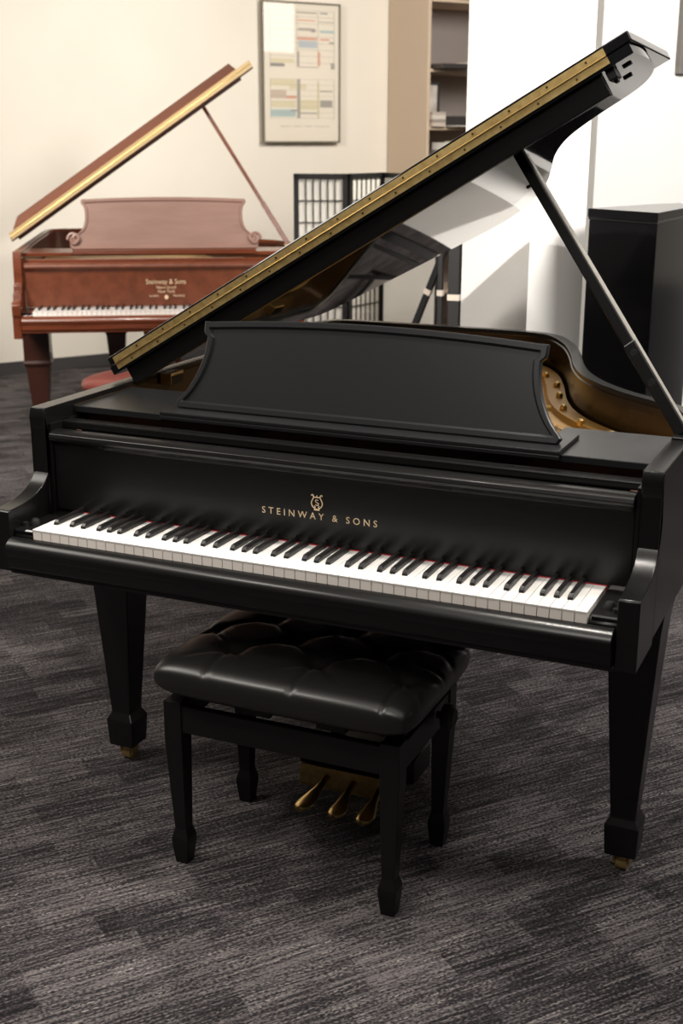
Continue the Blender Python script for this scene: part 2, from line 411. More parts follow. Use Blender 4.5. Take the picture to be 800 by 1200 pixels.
    fo = S['flap']
    bm = NB(); loft(bm, [[F(u, s, 0) for u, s in fo], [F(u, s, .021) for u, s in fo]]); fl = obj('lid_flap', bm, S['flapmat'], root, bevel=.0025)
    bm = NB()
    ua, ub = S['hinge']
    for w0, w1 in ((.0065, .0205), (.0255, .0390)):
        loft(bm, [[L(u, y, w) for u in (ua, ub)] + [L(u, y, w) for u in (ub, ua)] if False else [L(ua, y, w0), L(ub, y, w0), L(ub, y, w1), L(ua, y, w1)] for y in (.4970, .5000)])
    hg = obj('piano_hinge', bm, S['brass'], root)
    bm = NB(); tube(bm, [L(u, .4965, .0229) for u in (ua, (ua + ub) / 2, ub)], .0021, 8); obj('hinge_knuckle', bm, BRASS, hg, smooth=True)
    if not S.get('far'):
        for k in range(16):
            for w in (.0135, .0325):
                u = ua + .05 + k * .0895 + (.03 if w > .02 else 0)
                if u < ub - .01: bm = NB(); tube(bm, [L(u, .4972, w), L(u, .4958, w)], [.0028, .0022], 8); obj('hinge_screw', bm, SCREW, hg)
    # front batten under the lid
    bh = S['batten']
    bm = NB(); loft(bm, [[L(.03, y, w) for y, w in ((.512, 0), (.512, -bh), (.530, -bh), (.530, 0))], [L(.7, y, w) for y, w in ((.512, 0), (.512, -bh), (.530, -bh), (.530, 0))], [L(1.365, y, w) for y, w in ((.512, 0), (.512, -bh), (.530, -bh), (.530, 0))]])
    obj('lid_batten', bm, S['lidmat'] if S.get('far') else EBONY, root, bevel=.002)
    if not S.get('far'):
        bm = NB()
        def lb(u0, u1, y0, y1, h):
            loft(bm, [[L(u0, y0, -h), L(u1, y0, -h), L(u1, y1, -h), L(u0, y1, -h)], [L(u0, y0, 0), L(u1, y0, 0), L(u1, y1, 0), L(u0, y1, 0)]])
        lb(1.372, 1.392, .515, .55, .020); lb(1.377, 1.387, .53, .545, .026)
        obj('lid_catch', bm, BLACK, root, bevel=.002)
        for u, y in ((1.41, .56), (1.385, .66), (.93, 1.30)):
            bm = NB(); loft(bm, [[L(u + a, y + b_, h) for a, b_ in ((-.010, -.006), (.010, -.006), (.010, .006), (-.010, .006))] for h in (-.004, 0)])
            obj('rubber_bumper', bm, BLACK, root, bevel=.002)
    # prop stick
    pt = Vector(L(*S['prop'][0])); pb = Vector(S['prop'][1]); up = (0, 1, 0)
    bm = NB(); d = (pt - pb); PW = .024 if not S.get('far') else .018
    bar(bm, pb, pb + d * .995, PW, .020 if not S.get('far') else .012, up)
    bar(bm, pb, pb + d * .30, PW + .004, .022 if not S.get('far') else .016, up)
    pr = obj('lid_prop', bm, S['propmat'], root, bevel=.003)
    if not S.get('far'):
        t = d.normalized(); s = Vector((t.z, 0, -t.x)).normalized()   # outer edge: pale grooves
        bm = NB()
        for k in (-.0065, 0, .0065):
            bar(bm, pb + s * .0130 + Vector((0, k, 0)) + d * .02, pb + s * .0130 + Vector((0, k, 0)) + d * .95, .0048, .003, up)
        obj('prop_edge_strip', bm, mat('pale_edge', (.45, .42, .38), .35), pr)
        for fr_, rr_ in ((.17, .009), (.27, .008)):
            bm = NB(); q = pb + d * fr_; tube(bm, [q - Vector((0, .0125, 0)), q + Vector((0, .0125, 0))], rr_); obj('prop_pivot', bm, BLACK, pr, smooth=True)
    bm = NB(); bar(bm, Vector(L(S['prop'][0][0] - .03, S['prop'][0][1], -.004)), Vector(L(S['prop'][0][0] + .03, S['prop'][0][1], -.004)), .03, .008, (0, 0, 1)); obj('prop_cup', bm, BLACK, root, bevel=.002)
    bm = NB(); bar(bm, pb + Vector((0, -.035, -.006)), pb + Vector((0, .04, -.006)), .034, .012); obj('prop_bracket', bm, S['brass'] if S.get('far') else EBONY, root, bevel=.002)
    # legs
    def leg(x, y, top=.635):
        bm = NB()
        for a, b_ in zip(S['leg'], S['leg'][1:]): pass
        loft(bm, [[(x - h, y - h, z), (x + h, y - h, z), (x + h, y + h, z), (x - h, y + h, z)] for z, h in S['leg']])
        lg = obj('leg', bm, S['legmat'], root, bevel=.0025)
        bm = NB(); tube(bm, [(x, y, .050), (x, y, .030)], .016); box(bm, x - .019, x - .014, y - .012, y + .018, .018, .042); box(bm, x + .014, x + .019, y - .012, y + .018, .018, .042)
        cf = obj('caster', bm, BRASS_D, lg, bevel=.001)
        bm = NB(); tube(bm, [(x - .012, y + .006, .0205), (x + .012, y + .006, .0205)], .0205, 18); obj('caster_wheel', bm, S['wheel'], cf, smooth=True)
    for x, y in ((-.64, .368), (.64, .368), (-.30, 1.48)): leg(x, y)
    # lyre with pedals
    bm = NB(); box(bm, -.145, .150, .362, .475, .098, .160); box(bm, -.13, .135, .37, .465, .160, .172)
    for s in (-1, 1):
        tube(bm, [(s * .075, .43, .17), (s * .085, .43, .30), (s * .07, .43, .45), (s * .09, .43, .628)], [.018, .020, .016, .020], 14)
    box(bm, -.13, .13, .39, .47, .60, .63)
    ly = obj('pedal_lyre', bm, case, root, smooth=True, bevel=.004)
    bm = NB(); box(bm, -.140, .112, .352, .362, .046, .102); box(bm, -.14, .112, .350, .36, .046, .05); bp = obj('brass_plate', bm, BRASS_D, ly, bevel=.001)
    for k, x in enumerate((-.068, .002, .072)):
        sp = (-.0, 0, .0)[k]
        bm = NB()
        pts = [(x, .350, .078, .009), (x, .325, .074, .009), (x + (-.004 if k == 0 else .0), .305, .067, .011), (x + (-.010 if k == 0 else 0), .285, .058, .017), (x + (-.014 if k == 0 else 0), .262, .052, .022), (x + (-.016 if k == 0 else 0), .242, .050, .018), (x + (-.017 if k == 0 else 0), .232, .050, .008)]
        loft(bm, [[(px + h * math.cos(a), py, pz + .007 * math.sin(a)) for a in [j * math.tau / 12 for j in range(12)]] for px, py, pz, h in pts])
        o = obj('pedal', bm, BRASS, ly, smooth=True, angle=60)
    return root

ARM = [(-.009, .628), (-.009, .762), (-.005, .766), (.040, .769), (.078, .776), (.106, .787), (.130, .803), (.146, .825), (.154, .850), (.155, .875), (.149, .900), (.140, .920), (.136, .940), (.138, .956), (.1415, .966), (.1415, .628)]
ARM = [ARM[0], ARM[1]] + catmull(ARM[2:13], 4) + ARM[13:]
DESK_R = [(.432, 0), (.440, .004), (.445, .012)] + catmull([(.440, .018), (.418, .045), (.398, .085), (.387, .125), (.384, .155), (.385, .168), (.392, .172)], 3) + [(.394, .174), (.395, .200), (.300, .2065), (.200, .2115), (.100, .2145)]
LEG_P = [(.640, .062), (.585, .055), (.140, .0275), (.120, .0378), (.048, .0340)]

def letters_black(fb):
    y = .1549
    t = text_mesh('gold_lettering', 'STEINWAY & SONS', .0205, GOLDINK, fb, (.0035, y, .7855), spacing=1.62)
    t['label'] = 'gold maker name lettering'
    bm = NB(); cz = .822
    def st(pts, r=.0011): tube(bm, [(x, y - .0002, cz + z) for x, z in pts], r, 6)
    for s in (-1, 1):
        st(catmull([(s * .0035, -.013), (s * .0095, -.009), (s * .0125, -.002), (s * .0105, .005), (s * .0078, .010), (s * .0078, .014), (s * .0105, .0165), (s * .0125, .0145)], 4), .0013)
        st(catmull([(s * .0055, -.007), (s * .0035, -.0095), (s * .0055, -.012)], 4), .0009)
    st([(-.0085, .0115), (.0085, .0115)]); st([(-.006, -.0155), (.006, -.0155)], .0016); st([(0, -.013), (0, -.0155)], .002)
    st([(0, .0115), (0, .016)], .0009); st(catmull([(.003, .005), (-.002, .006), (-.003, .002), (.003, -.002), (.001, -.006), (-.003, -.004)], 4), .0008)
    st(catmull([(.0035, 0), (.0035, -.005), (0, -.0065)], 3), .0007)
    e = obj('lyre_emblem', bm, GOLDINK, fb, smooth=True); e['label'] = 'gold lyre emblem'
def letters_brown(fb):
    y = .1546
    for i, (s, size, z, sp, dx) in enumerate((('Steinway & Sons', .030, .8260, 1.0, 0), ('Patent Grand', .017, .8060, 1.05, 0), ('New York', .020, .7880, 1.0, 0), ('London', .015, .772, 1.0, -.062), ('Hamburg', .015, .772, 1.0, .062))):
        t = text_mesh('gold_lettering', s, size, GOLDINK, fb, (.03 + dx, y, z), spacing=sp)
    bm = NB(); tube(bm, [(.03, y + .0002, .770), (.03, y - .0004, .770)], .010, 12); obj('gold_seal', bm, GOLDINK, fb)

P1 = dict(name='grand_piano', loc=(0, 0, 0), rz=0, case=EBONY, inner=INNER, block=EBONY, fall=EBONY, shelf=EBONY_MATTE, deskmat=EBONY_MATTE, ivory=IVORY,
          lidmat=EBONY_GLOSS, flapmat=EBONY_GLOSS, brass=BRASS_D, propmat=EBONY, legmat=EBONY, wheel=BRASS_D, letter=letters_black, arm=ARM, desk=DESK_R, vtop=.200, arch=.0150, lean=R(18),
          leg=LEG_P, lid=(30.5, 2.5, -.715, .980), tilt=.4, flap=[(0, 0), (1.448, 0), (1.448, .372), (0, .372)], hinge=(.018, 1.392), batten=.045,
          prop=((1.115, .63, -.004), (.686, .45, .972)))
DESK_2 = [(u, v * 1.04) for u, v in [(.462, 0), (.470, .010), (.470, .030), (.458, .048), (.440, .060), (.415, .075), (.400, .095), (.393, .120), (.392, .150), (.397, .175), (.410, .190), (.414, .200), (.400, .2050), (.392, .218), (.30, .2185), (.15, .219)]]
LEG_2 = [(.635, .066), (.44, .066), (.425, .072), (.405, .058), (.36, .055), (.12, .034), (.10, .040), (.05, .032)]
ARM2 = [(-.009, .600), (-.009, .700), (-.018, .715), (-.018, .760), (-.005, .772), (.045, .775), (.055, .800), (.095, .806), (.10, .83), (.128, .836), (.132, .930), (.1415, .966), (.1415, .600)]
P2 = dict(name='grand_piano', loc=(0, 0, 0), rz=0, case=MAHOG, inner=MAHOG_DK, block=MAHOG, fall=MAHOG_FALL, shelf=MAHOG, deskmat=MAHOG_LT, ivory=IVORY,
          lidmat=MAHOG_DK, flapmat=mat('mahogany_dull', (.20, .065, .034), .7, spec=.2), brass=mat('pale_brass', (.62, .46, .25), .5, metal=.7), propmat=MAHOG, legmat=MAHOG_DK, wheel=CASTER_W, letter=letters_brown, arm=ARM2, desk=DESK_2, vtop=.205 * 1.04, arch=.008, lean=R(14), 
          leg=LEG_2, lid=(30.3, 0, -.745, .985), tilt=6.5, flap=[(.03, 0), (1.36, 0), (1.36, .36), (.03, .36)], hinge=(0, 1.44), batten=.012,
          prop=((1.14, .60, -.004), (.66, .42, .972)), far=True, ears=True)

grand = build_piano(P1)
tag(grand, 'black ebony grand piano with raised lid and gold lettering, filling the foreground', 'piano')
D1 = Vector((.5602, .8283, 0)).normalized(); D2 = Vector((D1.y, -D1.x, 0))
grand2 = build_piano(P2)
P2O = Vector((-2.270, 3.215, 0))
grand2.location = P2O; grand2.rotation_euler = (0, 0, math.atan2(.509, .861))
ZS = lambda z: z if z < .742 else .742 + (z - .742) * 1.17
seen = set()
def stretch(o):
    for c in o.children:
        if c.type == 'MESH' and c.data.name not in seen:
            seen.add(c.data.name); oz = c.location.z
            for v in c.data.vertices: v.co.z = ZS(v.co.z + oz) - oz
        stretch(c)
stretch(grand2)
tag(grand2, 'reddish brown mahogany grand piano with raised lid against the cream wall', 'piano')

# ------------------------------------------------------------------ piano bench
def bench():
    root = empty('piano_bench', (-.012, .155, 0))
    tag(root, 'black adjustable piano bench with tufted leather seat tucked under the black piano', 'bench')
    bx, by = .272, .175
    for sx in (-1, 1):
        for sy in (-1, 1):
            bm = NB(); X, Y = sx * (bx - .022), sy * (by - .022)
            loft(bm, [[(X - sx * o - h, Y - sy * o - h, z), (X - sx * o + h, Y - sy * o - h, z), (X - sx * o + h, Y - sy * o + h, z), (X - sx * o - h, Y - sy * o + h, z)] for z, h, o in ((.395, .0215, 0), (.300, .0215, 0), (.085, .0145, .004), (.063, .0205, .004), (.050, .0205, .004), (.0, .0150, .004))])
            obj('leg', bm, BENCHWOOD, root, bevel=.002)
    for s in (-1, 1):
        bm = NB(); box(bm, -bx + .043, bx - .043, s * by - .020 * (s > 0) - .004 * s, s * by + .020 * (s < 0) - .004 * s, .325, .386); obj('apron', bm, BENCHWOOD, root, bevel=.0015)
        bm = NB(); box(bm, s * bx - .020 * (s > 0) - .004 * s, s * bx + .020 * (s < 0) - .004 * s, -by + .043, by - .043, .325, .386); obj('apron', bm, BENCHWOOD, root, bevel=.0015)
        bm = NB(); tube(bm, [(s * bx, .045, .372), (s * (bx + .012), .045, .372), (s * (bx + .014), .045, .372), (s * (bx + .032), .045, .372), (s * (bx + .040), .045, .372)], [.008, .008, .026, .028, .018], 20); obj('adjusting_knob', bm, BLACK, root, smooth=True)
    bm = NB()
    for s in (-1, 1):
        bar(bm, (-.2, s * .06, .36), (.2, s * .06, .40), .02, .01); bar(bm, (-.2, s * .06, .40), (.2, s * .06, .36), .02, .01)
    box(bm, -.285, -.20, -.12, .12, .392, .412); box(bm, .20, .262, -.12, .12, .392, .412)
    box(bm, -.085, -.02, -.165, .165, .396, .414); box(bm, .085, .15, -.165, .165, .396, .414)
    obj('lift_mechanism', bm, BLACK, root)
    # cushion: rounded slab with diamond tufting, built as a height field over a grid
    cx, cy, HX, HY = .008, -.004, .298, .212
    zb, zt = .412, .505
    butt = []
    for j in range(3):
        for i in range(4):
            x = -.157 + i * .198 - (.099 if j == 1 else 0)
            if abs(x) < .27: butt.append((x, -.080 + j * .095))
    nx, ny = 96, 68
    def rr(u): return max(0., 1 - abs(u) ** 7) ** (1 / 2.6)
    bm = NB()
    def top(x, y):
        e = rr(x / HX) * rr(y / HY)
        z = .5 * (zb + zt) + (zt - zb) * .5 * e
        d = 0
        for bx_, by_ in butt: r2 = (x - bx_) ** 2 + (y - by_) ** 2; d = max(d, math.exp(-r2 / .0006))
        # creases between diagonal neighbours and out to the edge
        cr = 0
        for bx_, by_ in butt:
            for dx, dy in ((.099, .095), (.099, -.095), (-.099, .095), (-.099, -.095)):
                l2 = dx * dx + dy * dy; t = max(0, min(1, ((x - bx_) * dx + (y - by_) * dy) / l2))
                q = (x - bx_ - t * dx) ** 2 + (y - by_ - t * dy) ** 2
                cr = max(cr, math.exp(-q / .00006))
        edge = 0
        if y < -.085 or y > .11:
            for bx_ in (-.157, .041, .239): edge = max(edge, math.exp(-((x - bx_) ** 2) / .000018))
        if abs(x) > .23:
            for by_ in (0,): edge = max(edge, math.exp(-((y - by_) ** 2) / .000018))
        ef = max(0, min(1, (y + .165) / .07)); cr *= ef
        return z - e * (.020 * d + .007 * cr * (1 - d)) - .005 * edge * min(1, e * 2)
    grid_t, grid_b = [], []
    for j in range(ny + 1):
        rt, rb = [], []
        for i in range(nx + 1):
            a = -1 + 2 * i / nx; b_ = -1 + 2 * j / ny
            # denser near the edges
            a = math.sin(a * math.pi / 2) * .5 + a * .5; b_ = math.sin(b_ * math.pi / 2) * .5 + b_ * .5
            # rounded corners in plan
            k = max(0, (abs(a) ** 6) * (abs(b_) ** 6)); sc = 1 - .055 * k
            x, y = a * HX * sc, b_ * HY * sc
            z = top(a * HX, b_ * HY)
            e = rr(a) * rr(b_)
            rt.append(bm.verts.new((cx + x, cy + y, z)))
            onb = i in (0, nx) or j in (0, ny)
            rb.append(rt[-1] if onb else bm.verts.new((cx + x, cy + y, .5 * (zb + zt) - (zt - zb) * .5 * e)))
        grid_t.append(rt); grid_b.append(rb)
    for j in range(ny):
        for i in range(nx):
            bm.faces.new((grid_t[j][i], grid_t[j][i + 1], grid_t[j + 1][i + 1], grid_t[j + 1][i]))
            q = (grid_b[j][i], grid_b[j + 1][i], grid_b[j + 1][i + 1], grid_b[j][i + 1])
            if len(set(q)) == 4 and set(q) != {grid_t[j][i], grid_t[j][i + 1], grid_t[j + 1][i + 1], grid_t[j + 1][i]}:
                try: bm.faces.new(q)
                except ValueError: pass
    cu = obj('seat_cushion', bm, LEATHER, root, smooth=True, angle=80)
    b0 = None
    for bx_, by_ in butt:
        z = top(bx_, by_)
        if b0 is None:
            bm = NB(); tube(bm, [(0, 0, -.002), (0, 0, .003), (0, 0, .005)], [.009, .008, .004], 12); b0 = obj('tuft_button', bm, LEATHER, cu, smooth=True); b0.location = (cx + bx_, cy + by_, z)
        else: clone(b0, cu, (cx + bx_, cy + by_, z))
bench()

# red stool by the brown piano
def stool():
    root = empty('piano_stool', tuple(STOOL_XY) + (0,)); tag(root, 'piano stool with a dark red leather seat in front of the brown piano', 'stool')
    bm = NB()
    rings = []
    for z, k in ((.435, .90), (.445, .985), (.465, 1.0), (.485, .97), (.497, .86), (.502, .60), (.503, .3)):
        rings.append([(.20 * k * math.copysign(abs(math.cos(a)) ** .7, math.cos(a)), .19 * k * math.copysign(abs(math.sin(a)) ** .7, math.sin(a)), z) for a in [i * math.tau / 32 for i in range(32)]])
    loft(bm, rings); obj('seat', bm, REDSEAT, root, smooth=True, angle=70)
    bm = NB(); box(bm, -.17, .17, -.16, .16, .38, .436); obj('seat_frame', bm, MAHOG_DK, root, bevel=.004)
    for sx in (-1, 1):
        for sy in (-1, 1):
            bm = NB(); X, Y = sx * .145, sy * .135
            tube(bm, [(X, Y, .385), (X, Y, .30), (X, Y, .26), (X, Y, .10), (X, Y, .0)], [.022, .022, .016, .020, .012], 12); obj('leg', bm, MAHOG_DK, root, smooth=True)
STOOL_XY = (-2.14, 2.72)
stool()

# ------------------------------------------------------------------ room
def struct(name, bm, m, bevel=0):
    o = obj(name, bm, m, bevel=bevel); o['kind'] = 'structure'; return o
WO = Vector((-4.449, 4.67, 0))
def rp(s, t, z=0): q = WO + D1 * s + D2 * t; return Vector((q.x, q.y, z))
def rbox(bm, s0, s1, t0, t1, z0, z1):
    loft(bm, [[rp(s, t, z) for s, t in ((s0, t0), (s1, t0), (s1, t1), (s0, t1))] for z in (z0, z1)])
S0, S1, T1, H = -7.5, 10.6, 12.5, 3.95
bm = NB(); rbox(bm, S0, S1, 0, T1, -.05, 0); struct('floor', bm, CARPET)
bm = NB(); rbox(bm, S0, S1, -.15, 0, 0, H); struct('wall_left', bm, WALL)
bm = NB(); rbox(bm, S1, S1 + .15, -.15, T1, 0, H); struct('wall_back', bm, WALL)
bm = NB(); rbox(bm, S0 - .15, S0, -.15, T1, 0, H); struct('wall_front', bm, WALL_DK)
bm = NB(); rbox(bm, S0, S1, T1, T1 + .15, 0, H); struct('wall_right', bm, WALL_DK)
bm = NB(); rbox(bm, S0, S1, 0, T1, H, H + .1); struct('ceiling', bm, CEIL)
# clerestory window far behind the camera; the glass of the poster mirrors it
bm = NB(); rbox(bm, 8.80, 9.44, T1 - .012, T1 - .002, 2.94, 3.74)
win = struct('window_1', bm, mat('bright_window', (.8, .8, .8), .5, emit=((1, .98, .96), 9.0)))
bm = NB()
for a in ((8.74, 9.50, 2.88, 2.94), (8.74, 9.50, 3.74, 3.80), (8.74, 8.80, 2.94, 3.74), (9.44, 9.50, 2.94, 3.74)): rbox(bm, a[0], a[1], T1 - .03, T1, a[2], a[3])
obj('window_frame', bm, mat('window_paint', (.8, .78, .75), .5), win)
bm = NB(); rbox(bm, S0, S1, 0, .014, 0, .085); struct('baseboard_left', bm, BASEB, .003)
# square white column right behind the black piano's tail
C0 = Vector((-.088, 2.0, 0)); cs = (C0 - WO).dot(D1); ct = (C0 - WO).dot(D2)
bm = NB(); rbox(bm, cs, cs + .24, ct - .362, ct, 0, H); o = struct('wall_column', bm, COLM)
# partition wall to the right of the column
K = Vector((.30, 3.05, 0)); ks = None
def ray_hit_697(D):
    return Vector((1.0804, -2.1592, 1.556)) 
CAMLOC = Vector((1.0804, -2.1592, 1.5560)); YAW, PIT, ROL, FPX = -.41678, .28711, .00254, 1498.53
def cam_axes():
    f = Vector((math.sin(YAW) * math.cos(PIT), math.cos(YAW) * math.cos(PIT), -math.sin(PIT))); r = Vector((math.cos(YAW), -math.sin(YAW), 0)); u = r.cross(f)
    return r * math.cos(ROL) + u * math.sin(ROL), -r * math.sin(ROL) + u * math.cos(ROL), f
PART = Vector((-.159, 3.177, 0)); ps = (PART - WO).dot(D1); ptt = (PART - WO).dot(D2)
bm = NB(); rbox(bm, ps, 3.7, ptt - .14, ptt, 0, H); struct('wall_partition', bm, COLM)

# tall black cabinet (angled corner) right of the piano
root = empty('cabinet', (.23, 2.1, 0)); tag(root, 'tall black lacquered cabinet with overhanging top behind the lid prop, before the white wall', 'cabinet')
poly = [(.092, 2.027), (.346, 1.867), (.385, 2.385), (.300, 2.50), (.235, 2.40)]
poly = [(x - .23, y - 2.1) for x, y in poly]; cxp = sum(p[0] for p in poly) / 5; cyp = sum(p[1] for p in poly) / 5
ins_ = [(cxp + (x - cxp) * .975, cyp + (y - cyp) * .975) for x, y in poly]
bm = NB(); prism(bm, ins_, 'z', .06, 1.295); obj('body', bm, CABINET, root, bevel=.003)
bm = NB(); prism(bm, poly, 'z', 1.302, 1.330); obj('top_board', bm, CABINET, root, bevel=.002)
bm = NB(); prism(bm, [(cxp + (x - cxp) * .985, cyp + (y - cyp) * .985) for x, y in poly], 'z', 1.295, 1.302); obj('top_moulding', bm, STEEL if False else EBONY, root)
bm = NB(); prism(bm, [(cxp + (x - cxp) * .93, cyp + (y - cyp) * .93) for x, y in poly], 'z', 0, .06); obj('plinth', bm, BLACK, root)

# framed picture on the partition wall (only its left edge is in view)
def framed(name, label, s, t, w, z0, z1, m, fw, inner, dep=.03):
    r_ = empty(name, rp(s, t, z0)); r_.rotation_euler = (0, 0, math.atan2(D1.y, D1.x)); tag(r_, label, 'picture'); h = z1 - z0
    bm = NB(); box(bm, 0, w, -dep, 0, 0, fw); box(bm, 0, w, -dep, 0, h - fw, h); box(bm, 0, fw, -dep, 0, fw, h - fw); box(bm, w - fw, w, -dep, 0, fw, h - fw); obj('frame', bm, m, r_, bevel=.002)
    bm = NB(); box(bm, fw * .8, w - fw * .8, -dep * .6, -.001, fw * .8, h - fw * .8); obj('print', bm, inner, r_)
    return r_
def pane(parent, w, h, dep):
    m = bpy.data.materials.new('clear_glass'); m.use_nodes = True; b = m.node_tree.nodes['Principled BSDF']
    b.inputs['Transmission Weight'].default_value = 1; b.inputs['Roughness'].default_value = 0; b.inputs['IOR'].default_value = 1.25; b.inputs['Base Color'].default_value = (1, 1, 1, 1)
    nt = m.node_tree; out = [n for n in nt.nodes if n.type == 'OUTPUT_MATERIAL'][0]
    tr = nt.nodes.new('ShaderNodeBsdfTransparent'); gl = nt.nodes.new('ShaderNodeBsdfGlossy'); gl.inputs['Roughness'].default_value = .002
    fz = nt.nodes.new('ShaderNodeFresnel'); fz.inputs['IOR'].default_value = 1.5; mx = nt.nodes.new('ShaderNodeMixShader')
    nt.links.new(fz.outputs[0], mx.inputs[0]); nt.links.new(tr.outputs[0], mx.inputs[1]); nt.links.new(gl.outputs[0], mx.inputs[2]); nt.links.new(mx.outputs[0], out.inputs['Surface'])
    nt.nodes.remove(b)
    bm = NB(); v = [bm.verts.new(p) for p in ((.009, -dep, .009), (w - .009, -dep, .009), (w - .009, -dep, h - .009), (.009, -dep, h - .009))]; bm.faces.new(v)
    me = bpy.data.meshes.new('glass_pane'); bm.to_mesh(me); bm.free(); me.materials.append(m); o = bpy.data.objects.new('glass_pane', me); COL.objects.link(o); o.parent = parent
    return o
framed('framed_picture', 'large picture in a thick grey frame at the upper right edge', ps + .41, ptt, .62, 1.80, 2.75, FRAME_GREY, .030, MATBOARD)

# poster on the left wall
po = framed('framed_poster', 'tall framed chart poster on the cream wall behind the brown piano', 2.005, .0315, .643, 1.497, 2.452, FRAME_DK, .011, PAPER, .03)
pm = {}
def ink(c):
    if c not in pm: pm[c] = mat('ink', c, .5)
    return pm[c]
GR, OR_, BL, YE, BR, DK, TE = (.38, .34, .29), (.72, .33, .20), (.50, .55, .58), (.76, .68, .45), (.62, .50, .38), (.25, .23, .21), (.45, .56, .55)
bars = []
w_, h_ = .643, .955
def pb_(x0, x1, y0, y1, c): bars.append((x0 * w_, x1 * w_, h_ * (1 - y1), h_ * (1 - y0), c))
# (fractions of the poster, y from the top)
for i in range(9): pb_(.10, .92, .055 + i * .046, .057 + i * .046, GR)
for x0, x1, y0, y1, c in ((.44, .70, .068, .078, GR), (.74, .84, .066, .076, DK), (.44, .68, .122, .130, OR_), (.72, .92, .130, .136, GR), (.46, .68, .180, .198, GR), (.62, .68, .196, .206, DK), (.74, .92, .190, .210, TE), (.44, .70, .245, .262, OR_), (.74, .86, .250, .262, OR_),
        (.46, .70, .268, .318, BL), (.86, .92, .272, .282, DK), (.71, .74, .345, .445, OR_), (.44, .47, .345, .45, GR), (.10, .28, .432, .455, DK), (.10, .40, .40, .428, YE), (.88, .93, .42, .465, GR), (.46, .70, .452, .458, GR),
        (.10, .43, .545, .59, YE), (.10, .30, .62, .68, BR), (.30, .43, .66, .68, OR_), (.34, .56, .575, .612, YE), (.10, .42, .70, .74, YE), (.10, .42, .76, .81, TE), (.44, .48, .54, .82, GR), (.70, .73, .56, .82, YE), (.48, .70, .69, .76, YE), (.74, .90, .69, .74, GR), (.44, .70, .78, .79, GR), (.36, .44, .76, .77, DK), (.74, .90, .62, .63, GR)):
    pb_(x0, x1, y0, y1, tuple(v * .80 + .10 for v in c))
for i in range(8): pb_(.10, .92, .54 + i * .04, .5415 + i * .04, GR)
for x in (.10, .44, .71, .92):
    pb_(x, x + .004, .055, .465, GR); pb_(x, x + .004, .54, .825, GR)
bm = NB(); cols = []
for k, (x0, x1, z0, z1, c) in enumerate(bars):
    if c not in cols: cols.append(c)
    n0 = len(bm.faces); box(bm, x0, x1, -.0188 - .00001 * k, -.0178, z0, z1)
    bm.faces.ensure_lookup_table()
    for f in bm.faces[n0:]: f.material_index = cols.index(c)
# handwritten-looking caption strokes
n0 = len(bm.faces)
for a, b_ in ((.22, .36), (.39, .50), (.53, .63), (.66, .86)):
    tube(bm, [(w_ * (a + (b_ - a) * i / 14), -.0185, h_ * .120 + .004 * math.sin(i * 2.1 + a * 30)) for i in range(15)], .0013, 5)
bm.faces.ensure_lookup_table()
cols.append(DK)
for f in bm.faces[n0:]: f.material_index = len(cols) - 1
pane(po, w_, h_, .026)
obj('printed_chart', bm, [ink(c) for c in cols], [c for c in po.children if c.name.startswith('print')][0])

# bookcase on the left wall
bs, bt, bw, bh_ = 3.101, .0, .92, 2.62
bd = .50
r_ = empty('bookcase', rp(bs, .015, 0)); r_.rotation_euler = (0, 0, math.atan2(D1.y, D1.x)); tag(r_, 'tall beige bookcase with grey back standing against the cream wall', 'bookcase')
bm = NB(); box(bm, 0, .025, -bd, 0, 0, bh_); box(bm, bw - .025, bw, -bd, 0, 0, bh_); obj('side_panel', bm, SHELFWOOD, r_, bevel=.002)
bm = NB(); box(bm, .025, bw - .025, -.02, 0, .05, bh_ - .03); obj('back_panel', bm, SHELFBACK, r_)
shz = [.08, .42, .80, 1.20, 1.612, 2.012, 2.485]
for z in shz: bm = NB(); box(bm, .025, bw - .025, -bd + .004, -.02, z - .022, z); obj('shelf', bm, SHELFWOOD, r_, bevel=.001)
bm = NB(); box(bm, .0, bw, -bd, 0, bh_, bh_ + .03); obj('top_panel', bm, SHELFWOOD, r_)
def on_shelf(name, label, cat, x, dep, z, build, group=None):
    o = empty(name, rp(bs + x, .015 + dep, z)); o.rotation_euler = (0, 0, math.atan2(D1.y, D1.x)); tag(o, label, cat, group); build(o); return o
def flatbox(w, d, h, m, nm):
    def f(o): bm = NB(); box(bm, 0, w, -d, 0, 0, h); obj(nm, bm, m, o, bevel=.002)
    return f
def single(name, label, cat, x, dep, z, w, d, h, m, group=None):
    bm = NB(); box(bm, 0, w, -d, 0, 0, h); o = obj(name, bm, m, bevel=.002); o.location = rp(bs + x, .015 + dep, z); o.rotation_euler = (0, 0, math.atan2(D1.y, D1.x)); tag(o, label, cat, group); return o
M_DKB = mat('dark_binder', (.035, .030, .028), .5); M_CREAMB = mat('cream_box', (.62, .54, .45), .6)
single('folder', 'dark flat folder lying on the upper bookcase shelf', 'folder', .04, .43, 2.0125, .27, .20, .030, M_DKB)
single('box', 'cream flat box at the right of the upper bookcase shelf', 'box', .33, .40, 2.0125, .25, .22, .050, M_CREAMB)
def pf(o):
    bm = NB(); w, h, f = .13, .31, .018
    box(bm, 0, w, -.02, 0, 0, f); box(bm, 0, w, -.02, 0, h - f, h); box(bm, 0, f, -.02, 0, f, h - f); box(bm, w - f, w, -.02, 0, f, h - f); obj('frame', bm, M_DKB, o)
    bm = NB(); box(bm, f * .9, w - f * .9, -.012, -.002, f * .9, h - f * .9); obj('photo', bm, mat('photo_grey', (.42, .37, .33), .5, noise=(14, (.65, .6, .55), (1, 1, 1), 2)), o)
